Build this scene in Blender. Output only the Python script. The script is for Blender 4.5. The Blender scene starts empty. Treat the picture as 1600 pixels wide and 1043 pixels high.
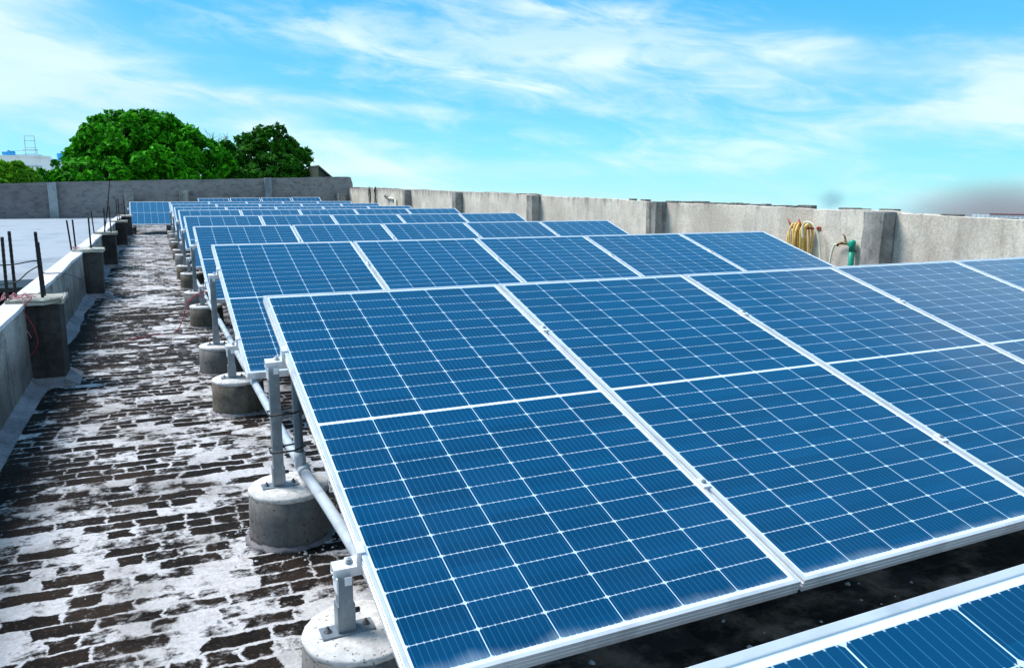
import bpy, bmesh, math, random
import numpy as np
from mathutils import Vector, Matrix
R = math.radians
rng = random.Random(7)
S = bpy.context.scene
C = S.collection

# ------------------------------------------------------------------ camera
FPX = 1222.16                      # focal length in pixels of the 1600 px wide photo
CAM = Vector((-0.41564, -3.32867, 1.28248))
FW = Vector((0.41568569, 0.89071774, -0.18392207))
RT = Vector((0.90654396, -0.42208434, 0.00478104))
UP = Vector((0.07337207, 0.16872085, 0.9829292))
cd = bpy.data.cameras.new('camera'); cam = bpy.data.objects.new('camera', cd); C.objects.link(cam)
cam.matrix_world = Matrix(((RT.x, UP.x, -FW.x, CAM.x), (RT.y, UP.y, -FW.y, CAM.y), (RT.z, UP.z, -FW.z, CAM.z), (0, 0, 0, 1)))
cd.sensor_width = 36; cd.lens = FPX * 36 / 1600; cd.clip_end = 3000; cd.clip_start = 0.05
S.camera = cam

def ray(px, py):
    return FW + RT * ((px - 800) / FPX) + UP * ((521.5 - py) / FPX)
def at(px, py, Y):                 # the point at world depth Y seen at a photo pixel
    v = ray(px, py); return CAM + v * ((Y - CAM.y) / v.y)
def atx(px, py, X):
    v = ray(px, py); return CAM + v * ((X - CAM.x) / v.x)
def azel(px, py):
    v = ray(px, py).normalized(); return math.atan2(v.x, v.y), math.asin(v.z)

# ------------------------------------------------------------------ node helpers
class NT:
    def __init__(s, tree): s.t = tree; s.n = tree.nodes; s.l = tree.links
    def put(s, sock, v):
        if isinstance(v, bpy.types.NodeSocket): s.l.new(v, sock)
        elif v is not None:
            if sock.type == 'RGBA' and not isinstance(v, (int, float)) and len(v) == 3: v = (*v, 1)
            if sock.type == 'RGBA' and isinstance(v, (int, float)): v = (v, v, v, 1)
            sock.default_value = v
    def m(s, op, a, b=None, c=None, clamp=False):
        n = s.n.new('ShaderNodeMath'); n.operation = op; n.use_clamp = clamp
        s.put(n.inputs[0], a)
        if b is not None: s.put(n.inputs[1], b)
        if c is not None: s.put(n.inputs[2], c)
        return n.outputs[0]
    def mix(s, f, a, b, blend='MIX'):
        n = s.n.new('ShaderNodeMix'); n.data_type = 'RGBA'; n.blend_type = blend
        s.put(n.inputs[0], f); s.put(n.inputs[6], a); s.put(n.inputs[7], b)
        return n.outputs[2]
    def step(s, v, lo, hi, a=0.0, b=1.0):
        n = s.n.new('ShaderNodeMapRange'); n.interpolation_type = 'SMOOTHSTEP'
        s.put(n.inputs[0], v)
        for i, q in enumerate((lo, hi, a, b)): s.put(n.inputs[i + 1], q)
        return n.outputs[0]
    def noise(s, vec, scale, detail=4, rough=.55, dist=0, dim='3D'):
        n = s.n.new('ShaderNodeTexNoise'); n.noise_dimensions = dim
        s.put(n.inputs['Vector'], vec); n.inputs['Scale'].default_value = scale
        n.inputs['Detail'].default_value = detail; n.inputs['Roughness'].default_value = rough
        n.inputs['Distortion'].default_value = dist
        return n.outputs[0]
    def obj(s): return s.n.new('ShaderNodeTexCoord').outputs['Object']
    def gen(s): return s.n.new('ShaderNodeTexCoord').outputs['Generated']
    def sep(s, v):
        n = s.n.new('ShaderNodeSeparateXYZ'); s.put(n.inputs[0], v); return n.outputs
    def com(s, x, y, z=0.0):
        n = s.n.new('ShaderNodeCombineXYZ'); s.put(n.inputs[0], x); s.put(n.inputs[1], y); s.put(n.inputs[2], z); return n.outputs[0]
    def scl(s, v, sc, rot=(0, 0, 0), loc=(0, 0, 0)):
        n = s.n.new('ShaderNodeMapping'); s.put(n.inputs[0], v); n.inputs['Scale'].default_value = sc
        n.inputs['Rotation'].default_value = rot; n.inputs['Location'].default_value = loc; return n.outputs[0]
    def bump(s, h, st, d=.01):
        n = s.n.new('ShaderNodeBump'); n.inputs['Strength'].default_value = st; n.inputs['Distance'].default_value = d
        s.put(n.inputs['Height'], h); return n.outputs[0]

# ------------------------------------------------------------------ world and sun
SUN_AZ, SUN_EL = R(-48), R(54)      # azimuth from +Y, negative = to the left
W = bpy.data.worlds.new('World'); S.world = W; W.use_nodes = True
t = NT(W.node_tree); W.node_tree.nodes.clear()
d = t.gen(); dx, dy, dz = t.sep(d)
sky = t.n.new('ShaderNodeTexSky'); sky.sky_type = 'NISHITA'; sky.sun_disc = False
sky.sun_elevation = SUN_EL; sky.sun_rotation = SUN_AZ; sky.air_density = 1.0; sky.dust_density = .6
az = t.m('ARCTAN2', dx, dy); el = t.m('ARCSINE', dz)
ramp = t.n.new('ShaderNodeValToRGB'); t.put(ramp.inputs[0], t.m('MULTIPLY_ADD', el, 1.0, 0.1))
cr = ramp.color_ramp
stops = ((0.0, (.42, .88, .96)), (0.10, (.42, .88, .96)), (0.135, (.26, .76, .95)), (0.20, (.16, .60, .92)), (0.33, (.075, .46, .87)), (0.6, (.05, .34, .72)), (1.0, (.05, .28, .62)))
cr.elements[0].position, cr.elements[0].color = stops[0][0], (*stops[0][1], 1)
cr.elements[1].position, cr.elements[1].color = stops[-1][0], (*stops[-1][1], 1)
for p_, c_ in stops[1:-1]:
    e = cr.elements.new(p_); e.color = (*c_, 1)
tint = t.mix(1.0, sky.outputs[0], (.40, 1.05, 1.02), 'MULTIPLY')
base10 = t.mix(1.0, ramp.outputs[0], (10, 10, 10), 'MULTIPLY')
clear = t.mix(.82, tint, base10)
def rot2(a, e, ang):
    c, s_ = math.cos(ang), math.sin(ang)
    return t.m('ADD', t.m('MULTIPLY', a, c), t.m('MULTIPLY', e, s_)), t.m('SUBTRACT', t.m('MULTIPLY', e, c), t.m('MULTIPLY', a, s_))
def cl_noise(ang, sx, sy, detail, rough, off, dist=0.0):
    u, v = rot2(az, el, ang)
    return t.noise(t.com(t.m('MULTIPLY', u, sx), t.m('MULTIPLY', v, sy), off), 1.0, detail, rough, dist)
n1 = cl_noise(R(-5), 3.2, 12, 7, .6, 3.1, .35)
n2 = cl_noise(R(-8), 8.0, 30, 8, .62, 8.3, .6)
n3 = cl_noise(R(-4), 1.7, 6.5, 5, .55, 1.7, .2)
wisp = t.step(t.m('ADD', t.m('MULTIPLY', n1, .46), t.m('ADD', t.m('MULTIPLY', n2, .38), t.m('MULTIPLY', n3, .22))), .47, .66)
cl = t.m('MULTIPLY', wisp, t.step(el, 0.62, .35, .03, .62))
def blob(px, py, rx, ry, amp, ang=0.0, nz=None, lo=.0, hi=1.0):
    global cl
    a0, e0 = azel(px, py)
    u, v = rot2(t.m('SUBTRACT', az, a0), t.m('SUBTRACT', el, e0), R(ang))
    q = t.m('ADD', t.m('POWER', t.m('ABSOLUTE', t.m('DIVIDE', u, rx / FPX)), 2.0), t.m('POWER', t.m('ABSOLUTE', t.m('DIVIDE', v, ry / FPX)), 2.0))
    g = t.m('EXPONENT', t.m('MULTIPLY', q, -1.0))
    k = t.m('MULTIPLY', g, amp)
    if nz is not None: k = t.m('MULTIPLY', k, t.step(nz, lo, hi))
    cl = t.m('ADD', cl, k, clamp=True)
# named clouds of this sky, in directions of the sky
blob(-20, 40, 100, 80, .8, 0, n3, .25, .55)
blob(130, 130, 220, 70, .38, -4, n1, .3, .6)
blob(60, 235, 200, 35, .5, 0, n1, .3, .6)
blob(350, 148, 150, 10, .5, -4, n2, .25, .6)
blob(560, 165, 170, 9, .55, -4, n2, .25, .6)
blob(700, 105, 170, 12, .26, -14, n2, .2, .6)
blob(560, 72, 120, 16, .2, -16, n2, .3, .6)
blob(820, 132, 90, 9, .6, -8, n2, .2, .6)
blob(900, 15, 160, 12, .6, -6, n2, .25, .6)
blob(1400, 75, 190, 42, .7, 3, n3, .3, .6)
blob(1560, 120, 120, 50, .4, 0, n1, .3, .6)
blob(1200, 160, 200, 25, .35, 0, n2, .3, .6)
blob(950, 95, 120, 18, .35, 0, n2, .3, .6)
blob(1300, 200, 300, 26, .45, 2, n2, .25, .6)
blob(850, 262, 600, 14, .45, 1, n1, .2, .6)
blob(225, 170, 85, 28, .8, 0, n3, .2, .5)
blob(420, 190, 60, 22, .7, 0, n3, .2, .5)
blob(520, 255, 120, 40, .5, 0, n3, .2, .5)
blob(900, 316, 500, 16, .45, -2)
cl = t.m('MULTIPLY', cl, .78)
# unseen white cloud added behind the camera as neutral fill light
fill_bank = t.m('MULTIPLY', t.m('MULTIPLY', t.step(dy, .05, -.45), t.step(dz, -.1, .05)), .42)
cl = t.m('MAXIMUM', cl, fill_bank)
ccol = t.mix(t.step(n3, .35, .62), (6.4, 8.2, 9.6), (8.7, 9.7, 10.2))
final = t.mix(cl, clear, ccol)
bg = t.n.new('ShaderNodeBackground'); t.put(bg.inputs[0], final); bg.inputs[1].default_value = .1
out = t.n.new('ShaderNodeOutputWorld'); t.l.new(bg.outputs[0], out.inputs[0])
sd = bpy.data.lights.new('sun', 'SUN'); sd.energy = 4.2; sd.angle = R(26.0); sd.color = (1, .97, .93)
so = bpy.data.objects.new('sun', sd); C.objects.link(so)
sdir = Vector((math.sin(SUN_AZ) * math.cos(SUN_EL), math.cos(SUN_AZ) * math.cos(SUN_EL), math.sin(SUN_EL)))
so.rotation_euler = sdir.to_track_quat('Z', 'Y').to_euler()
S.view_settings.view_transform = 'Standard'; S.view_settings.look = 'None'
S.view_settings.exposure = 0.27; S.view_settings.gamma = 1.0

# ------------------------------------------------------------------ materials
def new_mat(name):
    m = bpy.data.materials.new(name); m.use_nodes = True
    nt = NT(m.node_tree); b = m.node_tree.nodes['Principled BSDF']; return m, nt, b
def simple(name, col, rough=.6, metal=0.0, var=.15, scale=9.0, bumpk=.15, dirt=None, dscale=3.0):
    m, t, b = new_mat(name); o = t.obj()
    n = t.noise(o, scale, 6, .6)
    c = t.mix(t.step(n, .3, .7), tuple(x * (1 - var) for x in col), tuple(min(1, x * (1 + var)) for x in col))
    if dirt: c = t.mix(t.m('MULTIPLY', t.step(t.noise(t.scl(o, (1, 1, .5)), dscale, 7, .65), .48, .68), .8), c, dirt)
    t.put(b.inputs['Base Color'], c); b.inputs['Roughness'].default_value = rough; b.inputs['Metallic'].default_value = metal
    if bumpk: t.put(b.inputs['Normal'], t.bump(t.noise(o, scale * 5, 5, .6), bumpk, .004))
    return m
M = {}
M['alu'] = simple('anodised_aluminium', (.74, .76, .78), .34, .35, .05, 6, .03, (.52, .54, .55), 5)
M['steel'] = simple('galvanised_steel', (.23, .27, .30), .45, .45, .12, 22, .06, (.42, .45, .5), 14)
M['white_steel'] = simple('bright_rail_steel', (.84, .86, .88), .38, .2, .06, 18, .04)
M['bolt'] = simple('dark_bolt_steel', (.13, .12, .12), .45, .7, .3, 60, .1)
M['pvc'] = simple('grey_pvc', (.52, .58, .63), .36, 0, .08, 12, .03, (.36, .36, .36), 9)
M['pvc_dark'] = simple('blue_grey_pvc', (.12, .17, .21), .4, 0, .1, 12, .03)  # same grey pipe, its shadowed side put into the colour
M['black'] = simple('black_rubber', (.012, .012, .014), .5, 0, .2, 20, .05)
M['rebar'] = simple('blackened_rebar', (.02, .017, .018), .8, .2, .4, 30, .4)
M['red_wire'] = simple('red_wire_plastic', (.42, .03, .06), .5, 0, .2, 20, 0)
M['pink_rag'] = simple('faded_pink_plastic', (.70, .28, .34), .7, 0, .3, 30, .2)
M['brick_red'] = simple('broken_red_brick', (.26, .10, .08), .9, 0, .35, 14, .5, (.05, .04, .035), 8)
M['moss_stone'] = simple('mossy_mortar', (.16, .155, .14), .95, 0, .4, 12, .5, (.03, .032, .025), 6)
M['green_pipe'] = simple('green_plastic_pipe', (.0, .30, .20), .38, 0, .12, 12, .03)
M['brass'] = simple('old_brass', (.20, .12, .05), .45, .7, .25, 30, .1)
M['rust_red'] = simple('rusty_red_steel', (.36, .06, .03), .6, .1, .3, 30, .15)
M['hose_yellow'] = simple('yellowed_hose', (.90, .55, .15), .45, 0, .2, 16, .03, (.85, .74, .45), 6)
M['hose_white'] = simple('cream_hose', (.80, .76, .58), .42, 0, .08, 16, .03)
M['blue_tank'] = simple('blue_plastic', (.02, .30, .62), .45, 0, .1, 4, 0)
M['far_white'] = simple('far_white_paint', (.90, .92, .93), .8, 0, .05, .6, 0, (.62, .66, .70), .8)
M['far_grey'] = simple('far_grey_steel', (.40, .47, .55), .7, 0, .1, 3, 0)
M['roof_white'] = simple('whitewashed_roof', (.33, .37, .41), .75, 0, .10, .8, .05, (.16, .20, .24), .8)
M['dark_wall'] = simple('dark_render', (.05, .055, .06), .9, 0, .3, 3, .2)
M['ground'] = simple('dry_ground', (.34, .31, .26), .95, 0, .3, .12, .1, (.12, .16, .07), .06)
M['tile_dark'] = simple('dark_roof_sheet', (.03, .05, .035), .8, 0, .3, 4, .1)
M['tar'] = simple('black_tar', (.012, .012, .014), .95, 0, .3, 3, .2)  # black put in for the shade of the deep gap
M['stone'] = simple('pale_chips', (.52, .54, .56), .9, 0, .3, 40, .3)

def concrete(name, light, mid, dark, streak=1.0, dark_amt=.5, low=0.0, top=0.0):
    m, t, b = new_mat(name); o = t.obj(); x, y, z = t.sep(o)
    big = t.noise(o, 1.6, 6, .62, .3); fine = t.noise(o, 34, 6, .7)
    drip = t.noise(t.scl(o, (9, 9, .9)), 1.0, 5, .6, .25)
    c = t.mix(t.step(big, .36, .66), mid, light)
    c = t.mix(t.m('MULTIPLY', t.step(drip, .52, .74), .8 * streak), c, dark)
    blot = t.noise(o, 3.1, 9, .72, .5)
    c = t.mix(t.m('MULTIPLY', t.step(blot, .56 - .1 * dark_amt, .70), dark_amt), c, dark)
    if low: c = t.mix(t.m('MULTIPLY', t.step(t.m('ADD', z, t.m('MULTIPLY', big, -.35)), low, low - .25), .6), c, dark)
    if top:
        run = t.noise(t.scl(o, (7, 7, .8)), 1.0, 6, .7, .3)
        c = t.mix(t.m('MULTIPLY', t.step(t.m('ADD', z, t.m('MULTIPLY', t.m('SUBTRACT', run, .5), 1.1)), top, top + .28), .75), c, dark)
        pale = t.noise(o, 1.9, 8, .75, .6); c = t.mix(t.m('MULTIPLY', t.step(pale, .60, .68), .7), c, (.80, .82, .80))
        c = t.mix(t.m('MULTIPLY', t.step(t.noise(o, .9, 5, .6), .48, .62), .35), c, (.46, .38, .30))
    c = t.mix(t.step(fine, .35, .7), c, t.mix(1.0, c, (.72, .71, .70), 'MULTIPLY'))
    pits = t.step(t.noise(o, 85, 2, .5), .30, .36)
    c = t.mix(pits, t.mix(1.0, c, (.45, .43, .42), 'MULTIPLY'), c)
    t.put(b.inputs['Base Color'], c); b.inputs['Roughness'].default_value = .92; b.inputs['Specular IOR Level'].default_value = .2
    h = t.m('ADD', t.m('MULTIPLY', fine, .5), t.m('ADD', t.m('MULTIPLY', pits, .5), blot))
    t.put(b.inputs['Normal'], t.bump(h, .55, .008))
    return m
M['footing'] = concrete('footing_concrete', (.31, .30, .29), (.17, .165, .16), (.04, .035, .03), .5, .6)
M['footing_dark'] = concrete('mossy_footing_concrete', (.26, .23, .19), (.12, .105, .085), (.025, .02, .014), .6, .85)
M['footing_top'] = concrete('troweled_cement', (.80, .79, .77), (.68, .66, .64), (.40, .37, .34), .2, .4)  # footing concrete again, overhead light painted into the paler tops
M['plaster_left'] = concrete('parapet_plaster', (.56, .54, .49), (.27, .26, .24), (.045, .038, .036), 1.1, .75, .25)
M['pier_dark'] = concrete('blackened_pier_plaster', (.095, .092, .088), (.038, .036, .034), (.008, .007, .007), .8, .6)  # piers far darker than the wall plaster
M['lime'] = concrete('lime_coping', (.88, .87, .87), (.74, .73, .74), (.38, .34, .34), .15, .35)
M['cap'] = concrete('rough_cap_mortar', (.74, .71, .62), (.50, .47, .40), (.12, .11, .09), .2, .5)
M['fillet'] = concrete('mortar_fillet', (.36, .34, .36), (.21, .20, .215), (.07, .062, .065), .1, .6)
M['plaster_right'] = concrete('grey_beige_plaster', (.90, .81, .69), (.68, .61, .52), (.20, .185, .165), .4, .3, 0.0, 1.0)
M['pier_right'] = concrete('stained_pier_plaster', (.48, .46, .42), (.22, .215, .20), (.065, .065, .06), .9, .5)
M['pier_far'] = concrete('pale_blue_grey_pier', (.36, .40, .42), (.24, .27, .29), (.10, .11, .12), .5, .3)

# brick-faced, thinly rendered back wall
m, t, b = new_mat('weathered_brick_render'); o = t.obj(); x, y, z = t.sep(o)
br = t.n.new('ShaderNodeTexBrick'); t.put(br.inputs['Vector'], t.com(x, z)); br.inputs['Scale'].default_value = 1
br.inputs['Color1'].default_value = (.25, .225, .215, 1); br.inputs['Color2'].default_value = (.135, .12, .12, 1); br.inputs['Mortar'].default_value = (.27, .25, .25, 1)
br.inputs['Brick Width'].default_value = .24; br.inputs['Row Height'].default_value = .075; br.inputs['Mortar Size'].default_value = .012; br.inputs['Mortar Smooth'].default_value = .5
big = t.noise(t.scl(o, (.5, 1, 1.6)), 1.1, 8, .68, .6)
strk = t.noise(t.scl(o, (2.0, 1, 3.6)), 1.6, 9, .74, .4)
c = t.mix(t.step(big, .25, .58), br.outputs[0], (.31, .29, .275))
c = t.mix(t.m('MULTIPLY', t.step(strk, .45, .68), .65), c, (.085, .07, .08))
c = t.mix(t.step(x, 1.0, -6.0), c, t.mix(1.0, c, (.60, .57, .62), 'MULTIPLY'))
t.put(b.inputs['Base Color'], c); b.inputs['Roughness'].default_value = .95
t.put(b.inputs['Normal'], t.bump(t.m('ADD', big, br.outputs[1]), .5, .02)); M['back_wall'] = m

# roof paving: small bricks under worn lime wash and black moss
m, t, b = new_mat('worn_brick_paving'); o = t.obj(); x, y, z = t.sep(o)
wob = t.noise(t.scl(o, (1, 1, 1)), 5.5, 4, .6); wob2 = t.noise(t.scl(o, (1, 1, 1), loc=(9, 4, 0)), 5.5, 4, .6)
fw_ = t.noise(o, 24, 3, .6)
bv = t.com(t.m('ADD', t.m('MULTIPLY', fw_, .035), t.m('MULTIPLY_ADD', wob, .11, x)), t.m('MULTIPLY_ADD', t.m('ADD', wob2, t.m('MULTIPLY', fw_, .35)), .06, t.m('MULTIPLY_ADD', x, .035, y)))
br = t.n.new('ShaderNodeTexBrick'); t.put(br.inputs['Vector'], bv); br.inputs['Scale'].default_value = 1
br.inputs['Color1'].default_value = (0, 0, 0, 1); br.inputs['Color2'].default_value = (1, 1, 1, 1); br.inputs['Mortar'].default_value = (.5, .5, .5, 1)
br.inputs['Brick Width'].default_value = .185; br.inputs['Row Height'].default_value = .082; br.inputs['Mortar Size'].default_value = .014; br.inputs['Mortar Smooth'].default_value = 1.0
br.squash = .5; br.squash_frequency = 3; br.offset_frequency = 2
rb = t.sep(br.outputs[0])[0]; mort = br.outputs[1]
low = t.noise(t.scl(o, (1.0, 1.25, 1)), 1.05, 3, .5, .3)
mid = t.noise(t.scl(o, (3.2, 3.9, 1)), 2.0, 6, .66, .3)
fine = t.noise(t.scl(o, (1, 1.15, 1)), 17, 9, .78, .2)
grit = t.noise(o, 75, 4, .7)
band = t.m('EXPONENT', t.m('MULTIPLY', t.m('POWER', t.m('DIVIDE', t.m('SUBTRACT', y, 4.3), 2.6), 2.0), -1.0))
edge = t.step(t.m('MULTIPLY_ADD', y, -.013, t.m('ADD', x, t.m('MULTIPLY', mid, .25))), -.62, -1.0)  # raises the dark mask towards the parapet base
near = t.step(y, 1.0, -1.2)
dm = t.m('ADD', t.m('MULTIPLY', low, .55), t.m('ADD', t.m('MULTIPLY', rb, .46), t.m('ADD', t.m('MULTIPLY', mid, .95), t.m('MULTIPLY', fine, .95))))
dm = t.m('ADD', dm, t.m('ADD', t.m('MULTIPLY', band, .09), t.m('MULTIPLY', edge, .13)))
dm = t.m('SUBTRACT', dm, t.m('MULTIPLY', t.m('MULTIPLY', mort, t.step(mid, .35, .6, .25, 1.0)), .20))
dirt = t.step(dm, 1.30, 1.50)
wcol = t.mix(t.step(grit, .3, .7), (.52, .50, .50), (.72, .70, .70))
wcol = t.mix(t.m('MULTIPLY', t.step(t.noise(o, 2.3, 6, .6), .42, .66), .85), wcol, (.30, .28, .265))
wcol = t.mix(t.m('MULTIPLY', t.step(fine, .48, .66), .45), wcol, (.33, .29, .28))
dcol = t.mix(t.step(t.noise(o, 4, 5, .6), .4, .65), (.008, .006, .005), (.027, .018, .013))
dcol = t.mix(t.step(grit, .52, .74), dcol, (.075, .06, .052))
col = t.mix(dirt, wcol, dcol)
und = t.step(x, .25, .6)  # soil under the panels, with their shade painted into its dark tone
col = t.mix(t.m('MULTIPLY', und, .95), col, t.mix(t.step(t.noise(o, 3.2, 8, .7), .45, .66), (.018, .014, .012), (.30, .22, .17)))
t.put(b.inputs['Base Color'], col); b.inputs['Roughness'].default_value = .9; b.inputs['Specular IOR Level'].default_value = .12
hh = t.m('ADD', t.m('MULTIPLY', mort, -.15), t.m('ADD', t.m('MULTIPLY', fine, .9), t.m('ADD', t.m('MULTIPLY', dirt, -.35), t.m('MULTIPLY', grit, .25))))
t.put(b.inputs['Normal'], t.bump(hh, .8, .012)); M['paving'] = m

# solar cells
PW, PL, LIP = 1.047, 2.030, .0115
m, t, b = new_mat('solar_cells_under_glass'); o = t.obj(); x, y, z = t.sep(o)
v = t.m('MULTIPLY', y, -1.0)
MX, MY, GAPC = .0185, .023, .012
cw = (PW - 2 * MX) / 6; hl = (PL - 2 * MY - GAPC) / 2; ch = hl / 12
u0 = t.m('SUBTRACT', x, MX)
vh = t.m('SUBTRACT', t.m('ABSOLUTE', t.m('SUBTRACT', v, PL / 2)), GAPC / 2)     # distance from the middle band
fu = t.m('PINGPONG', u0, cw / 2); fv = t.m('PINGPONG', vh, ch / 2)              # distance to the nearest cell line
inx = t.m('MULTIPLY', t.m('GREATER_THAN', u0, .0), t.m('LESS_THAN', u0, PW - 2 * MX))
inv = t.m('MULTIPLY', t.m('GREATER_THAN', vh, .0), t.m('LESS_THAN', vh, hl))
colgap = t.step(fu, .0015, .0008); rowgap = t.step(fv, .0011, .0005)
dia = t.step(t.m('ADD', fu, fv), .0078, .0062)
fb = t.m('PINGPONG', t.m('ADD', u0, cw / 20), cw / 20)                           # ten ribbons a cell
bus = t.m('MULTIPLY', t.step(fb, .0010, .0004), .22)
dots = t.m('MULTIPLY', t.step(fb, .0020, .0009), t.step(fv, .0040, .0020))
mod = t.noise(t.com(t.m('MULTIPLY', u0, 30), t.m('MULTIPLY', v, 13)), 1.0, 1, .5)
rowvis = t.m('MULTIPLY', rowgap, t.step(mod, .30, .60, .45, 1.0))
cu = t.m('FLOOR', t.m('DIVIDE', u0, cw)); cv = t.m('FLOOR', t.m('DIVIDE', v, ch))
wn = t.n.new('ShaderNodeTexWhiteNoise'); t.put(wn.inputs['Vector'], t.com(cu, cv))
oi = t.n.new('ShaderNodeObjectInfo')
cellc = t.mix(wn.outputs[0], (.0001, .037, .100), (.0002, .050, .132))
cellc = t.mix(oi.outputs['Random'], cellc, t.mix(1.0, cellc, (1.2, 1.22, 1.14), 'MULTIPLY'))
c = t.mix(bus, cellc, (.10, .40, .68))
c = t.mix(t.m('MULTIPLY', dots, .55), c, (.75, .85, .92))
gapm = t.m('MAXIMUM', colgap, t.m('MAXIMUM', rowvis, dia))
c = t.mix(gapm, c, (.62, .78, .88))
c = t.mix(t.m('MULTIPLY', inx, inv), (.80, .86, .90), c)
off = t.m('MULTIPLY', oi.outputs['Random'], 40.0)
dvec = t.com(t.m('ADD', x, off), v)
spk = t.m('MULTIPLY', t.step(t.noise(dvec, 26, 2, .5), .77, .80), t.step(t.noise(dvec, 3, 2, .5), .5, .62))
film = t.m('MULTIPLY', t.step(t.noise(t.scl(dvec, (1, .35, 1)), 2.2, 6, .6), .45, .85), .013)
foot = t.m('MULTIPLY', t.step(t.m('ADD', v, t.m('MULTIPLY', t.noise(t.scl(dvec, (1, .2, 1)), 5, 4, .6), .10)), PL + .0, PL + .05), .28)
dust = t.m('ADD', film, t.m('ADD', foot, t.m('MULTIPLY', spk, .5)), clamp=True)
c = t.mix(dust, c, (.55, .68, .76))
t.put(b.inputs['Base Color'], c); t.put(b.inputs['Roughness'], t.m('MULTIPLY_ADD', dust, .5, .22))
b.inputs['Specular IOR Level'].default_value = .05
b.inputs['Coat Weight'].default_value = 1.0; b.inputs['Coat Roughness'].default_value = .07; b.inputs['Coat IOR'].default_value = 1.5
M['cells'] = m

def leafmat(name, a, b_, sc=.6):
    m, t, b = new_mat(name); o = t.obj()
    n = t.noise(o, sc, 3, .5); g = t.n.new('ShaderNodeNewGeometry')
    c = t.mix(g.outputs['Random Per Island'], a, b_)
    c = t.mix(t.step(n, .35, .65), c, t.mix(1.0, c, (1.35, 1.2, .8), 'MULTIPLY'))
    t.put(b.inputs['Base Color'], c); b.inputs['Roughness'].default_value = .8; b.inputs['Specular IOR Level'].default_value = .12
    tr = t.n.new('ShaderNodeBsdfTranslucent'); t.put(tr.inputs[0], t.mix(1.0, c, (1.3, 1.4, .7), 'MULTIPLY'))
    ms = t.n.new('ShaderNodeMixShader'); ms.inputs[0].default_value = .15
    t.l.new(b.outputs[0], ms.inputs[1]); t.l.new(tr.outputs[0], ms.inputs[2])
    t.l.new(ms.outputs[0], t.n['Material Output'].inputs[0]); return m
M['leaf'] = leafmat('bright_green_leaves', (.003, .07, .001), (.065, .42, .008))
M['leaf_dark'] = leafmat('deep_green_leaves', (.003, .035, .003), (.036, .20, .010))
M['leaf_yellow'] = leafmat('yellow_green_leaves', (.03, .17, .006), (.16, .40, .02))
M['bark'] = simple('grey_bark', (.10, .075, .055), .95, 0, .3, 3, .5)

# ------------------------------------------------------------------ mesh helpers
class MB:
    def __init__(s): s.b = bmesh.new()
    def box(s, lo, hi, bev=0.0, mat=None):
        vs = [s.b.verts.new((x, y, z)) for x in (lo[0], hi[0]) for y in (lo[1], hi[1]) for z in (lo[2], hi[2])]
        fs = [(0, 1, 3, 2), (4, 6, 7, 5), (0, 4, 5, 1), (2, 3, 7, 6), (0, 2, 6, 4), (1, 5, 7, 3)]
        ff = [s.b.faces.new([vs[i] for i in f]) for f in fs]
        if bev: 
            es = list({e for f in ff for e in f.edges}); bmesh.ops.bevel(s.b, geom=es, offset=bev, segments=2, affect='EDGES', profile=.6)
        if mat is not None:
            for v in vs:
                if v.is_valid: v.co = mat @ v.co
        return s
    def tube(s, pts, r, seg=10, caps=True, rs=None):
        pts = [Vector(p) for p in pts]; rings = []; n = len(pts)
        up = Vector((0, 0, 1))
        T0 = (pts[1] - pts[0]).normalized(); a = T0.cross(up)
        if a.length < .05: a = T0.cross(Vector((1, 0, 0)))
        a.normalize()
        for i, p in enumerate(pts):
            T = (pts[min(i + 1, n - 1)] - pts[max(i - 1, 0)]).normalized()
            a = (a - T * a.dot(T)).normalized(); b_ = T.cross(a); rr = rs[i] if rs else r
            rings.append([s.b.verts.new(p + (a * math.cos(2 * math.pi * k / seg) + b_ * math.sin(2 * math.pi * k / seg)) * rr) for k in range(seg)])
        for i in range(n - 1):
            for k in range(seg):
                f = s.b.faces.new((rings[i][k], rings[i][(k + 1) % seg], rings[i + 1][(k + 1) % seg], rings[i + 1][k])); f.smooth = True
        if caps: s.b.faces.new(rings[0][::-1]); s.b.faces.new(rings[-1])
        return s
    def lathe(s, prof, c=(0, 0, 0), seg=32, jit=0.0):
        rings = []
        for (r, z) in prof:
            rings.append([s.b.verts.new((c[0] + (r + rng.uniform(-jit, jit)) * math.cos(2 * math.pi * k / seg), c[1] + (r + rng.uniform(-jit, jit)) * math.sin(2 * math.pi * k / seg), c[2] + z + rng.uniform(-jit, jit) * .6)) for k in range(seg)])
        for i in range(len(prof) - 1):
            for k in range(seg):
                f = s.b.faces.new((rings[i][k], rings[i][(k + 1) % seg], rings[i + 1][(k + 1) % seg], rings[i + 1][k])); f.smooth = True
        s.b.faces.new(rings[0][::-1]); s.b.faces.new(rings[-1]); return s
    def quadstrip(s, A, B):            # two point rows -> faces
        a = [s.b.verts.new(p) for p in A]; b_ = [s.b.verts.new(p) for p in B]
        for i in range(len(a) - 1): s.b.faces.new((a[i], a[i + 1], b_[i + 1], b_[i]))
        return s
    def solid_rows(s, rows):           # closed cross-section rows lofted along their length
        V = [[s.b.verts.new(p) for p in r] for r in rows]; n = len(V[0])
        for i in range(len(V) - 1):
            for k in range(n): s.b.faces.new((V[i][k], V[i][(k + 1) % n], V[i + 1][(k + 1) % n], V[i + 1][k]))
        s.b.faces.new(V[0][::-1]); s.b.faces.new(V[-1]); return s
    def build(s, name, mat, parent=None, recalc=True):
        if recalc: bmesh.ops.recalc_face_normals(s.b, faces=s.b.faces[:])
        me = bpy.data.meshes.new(name); s.b.to_mesh(me); s.b.free(); me.materials.append(mat)
        o = bpy.data.objects.new(name, me); C.objects.link(o)
        if parent: o.parent = parent
        return o
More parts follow.
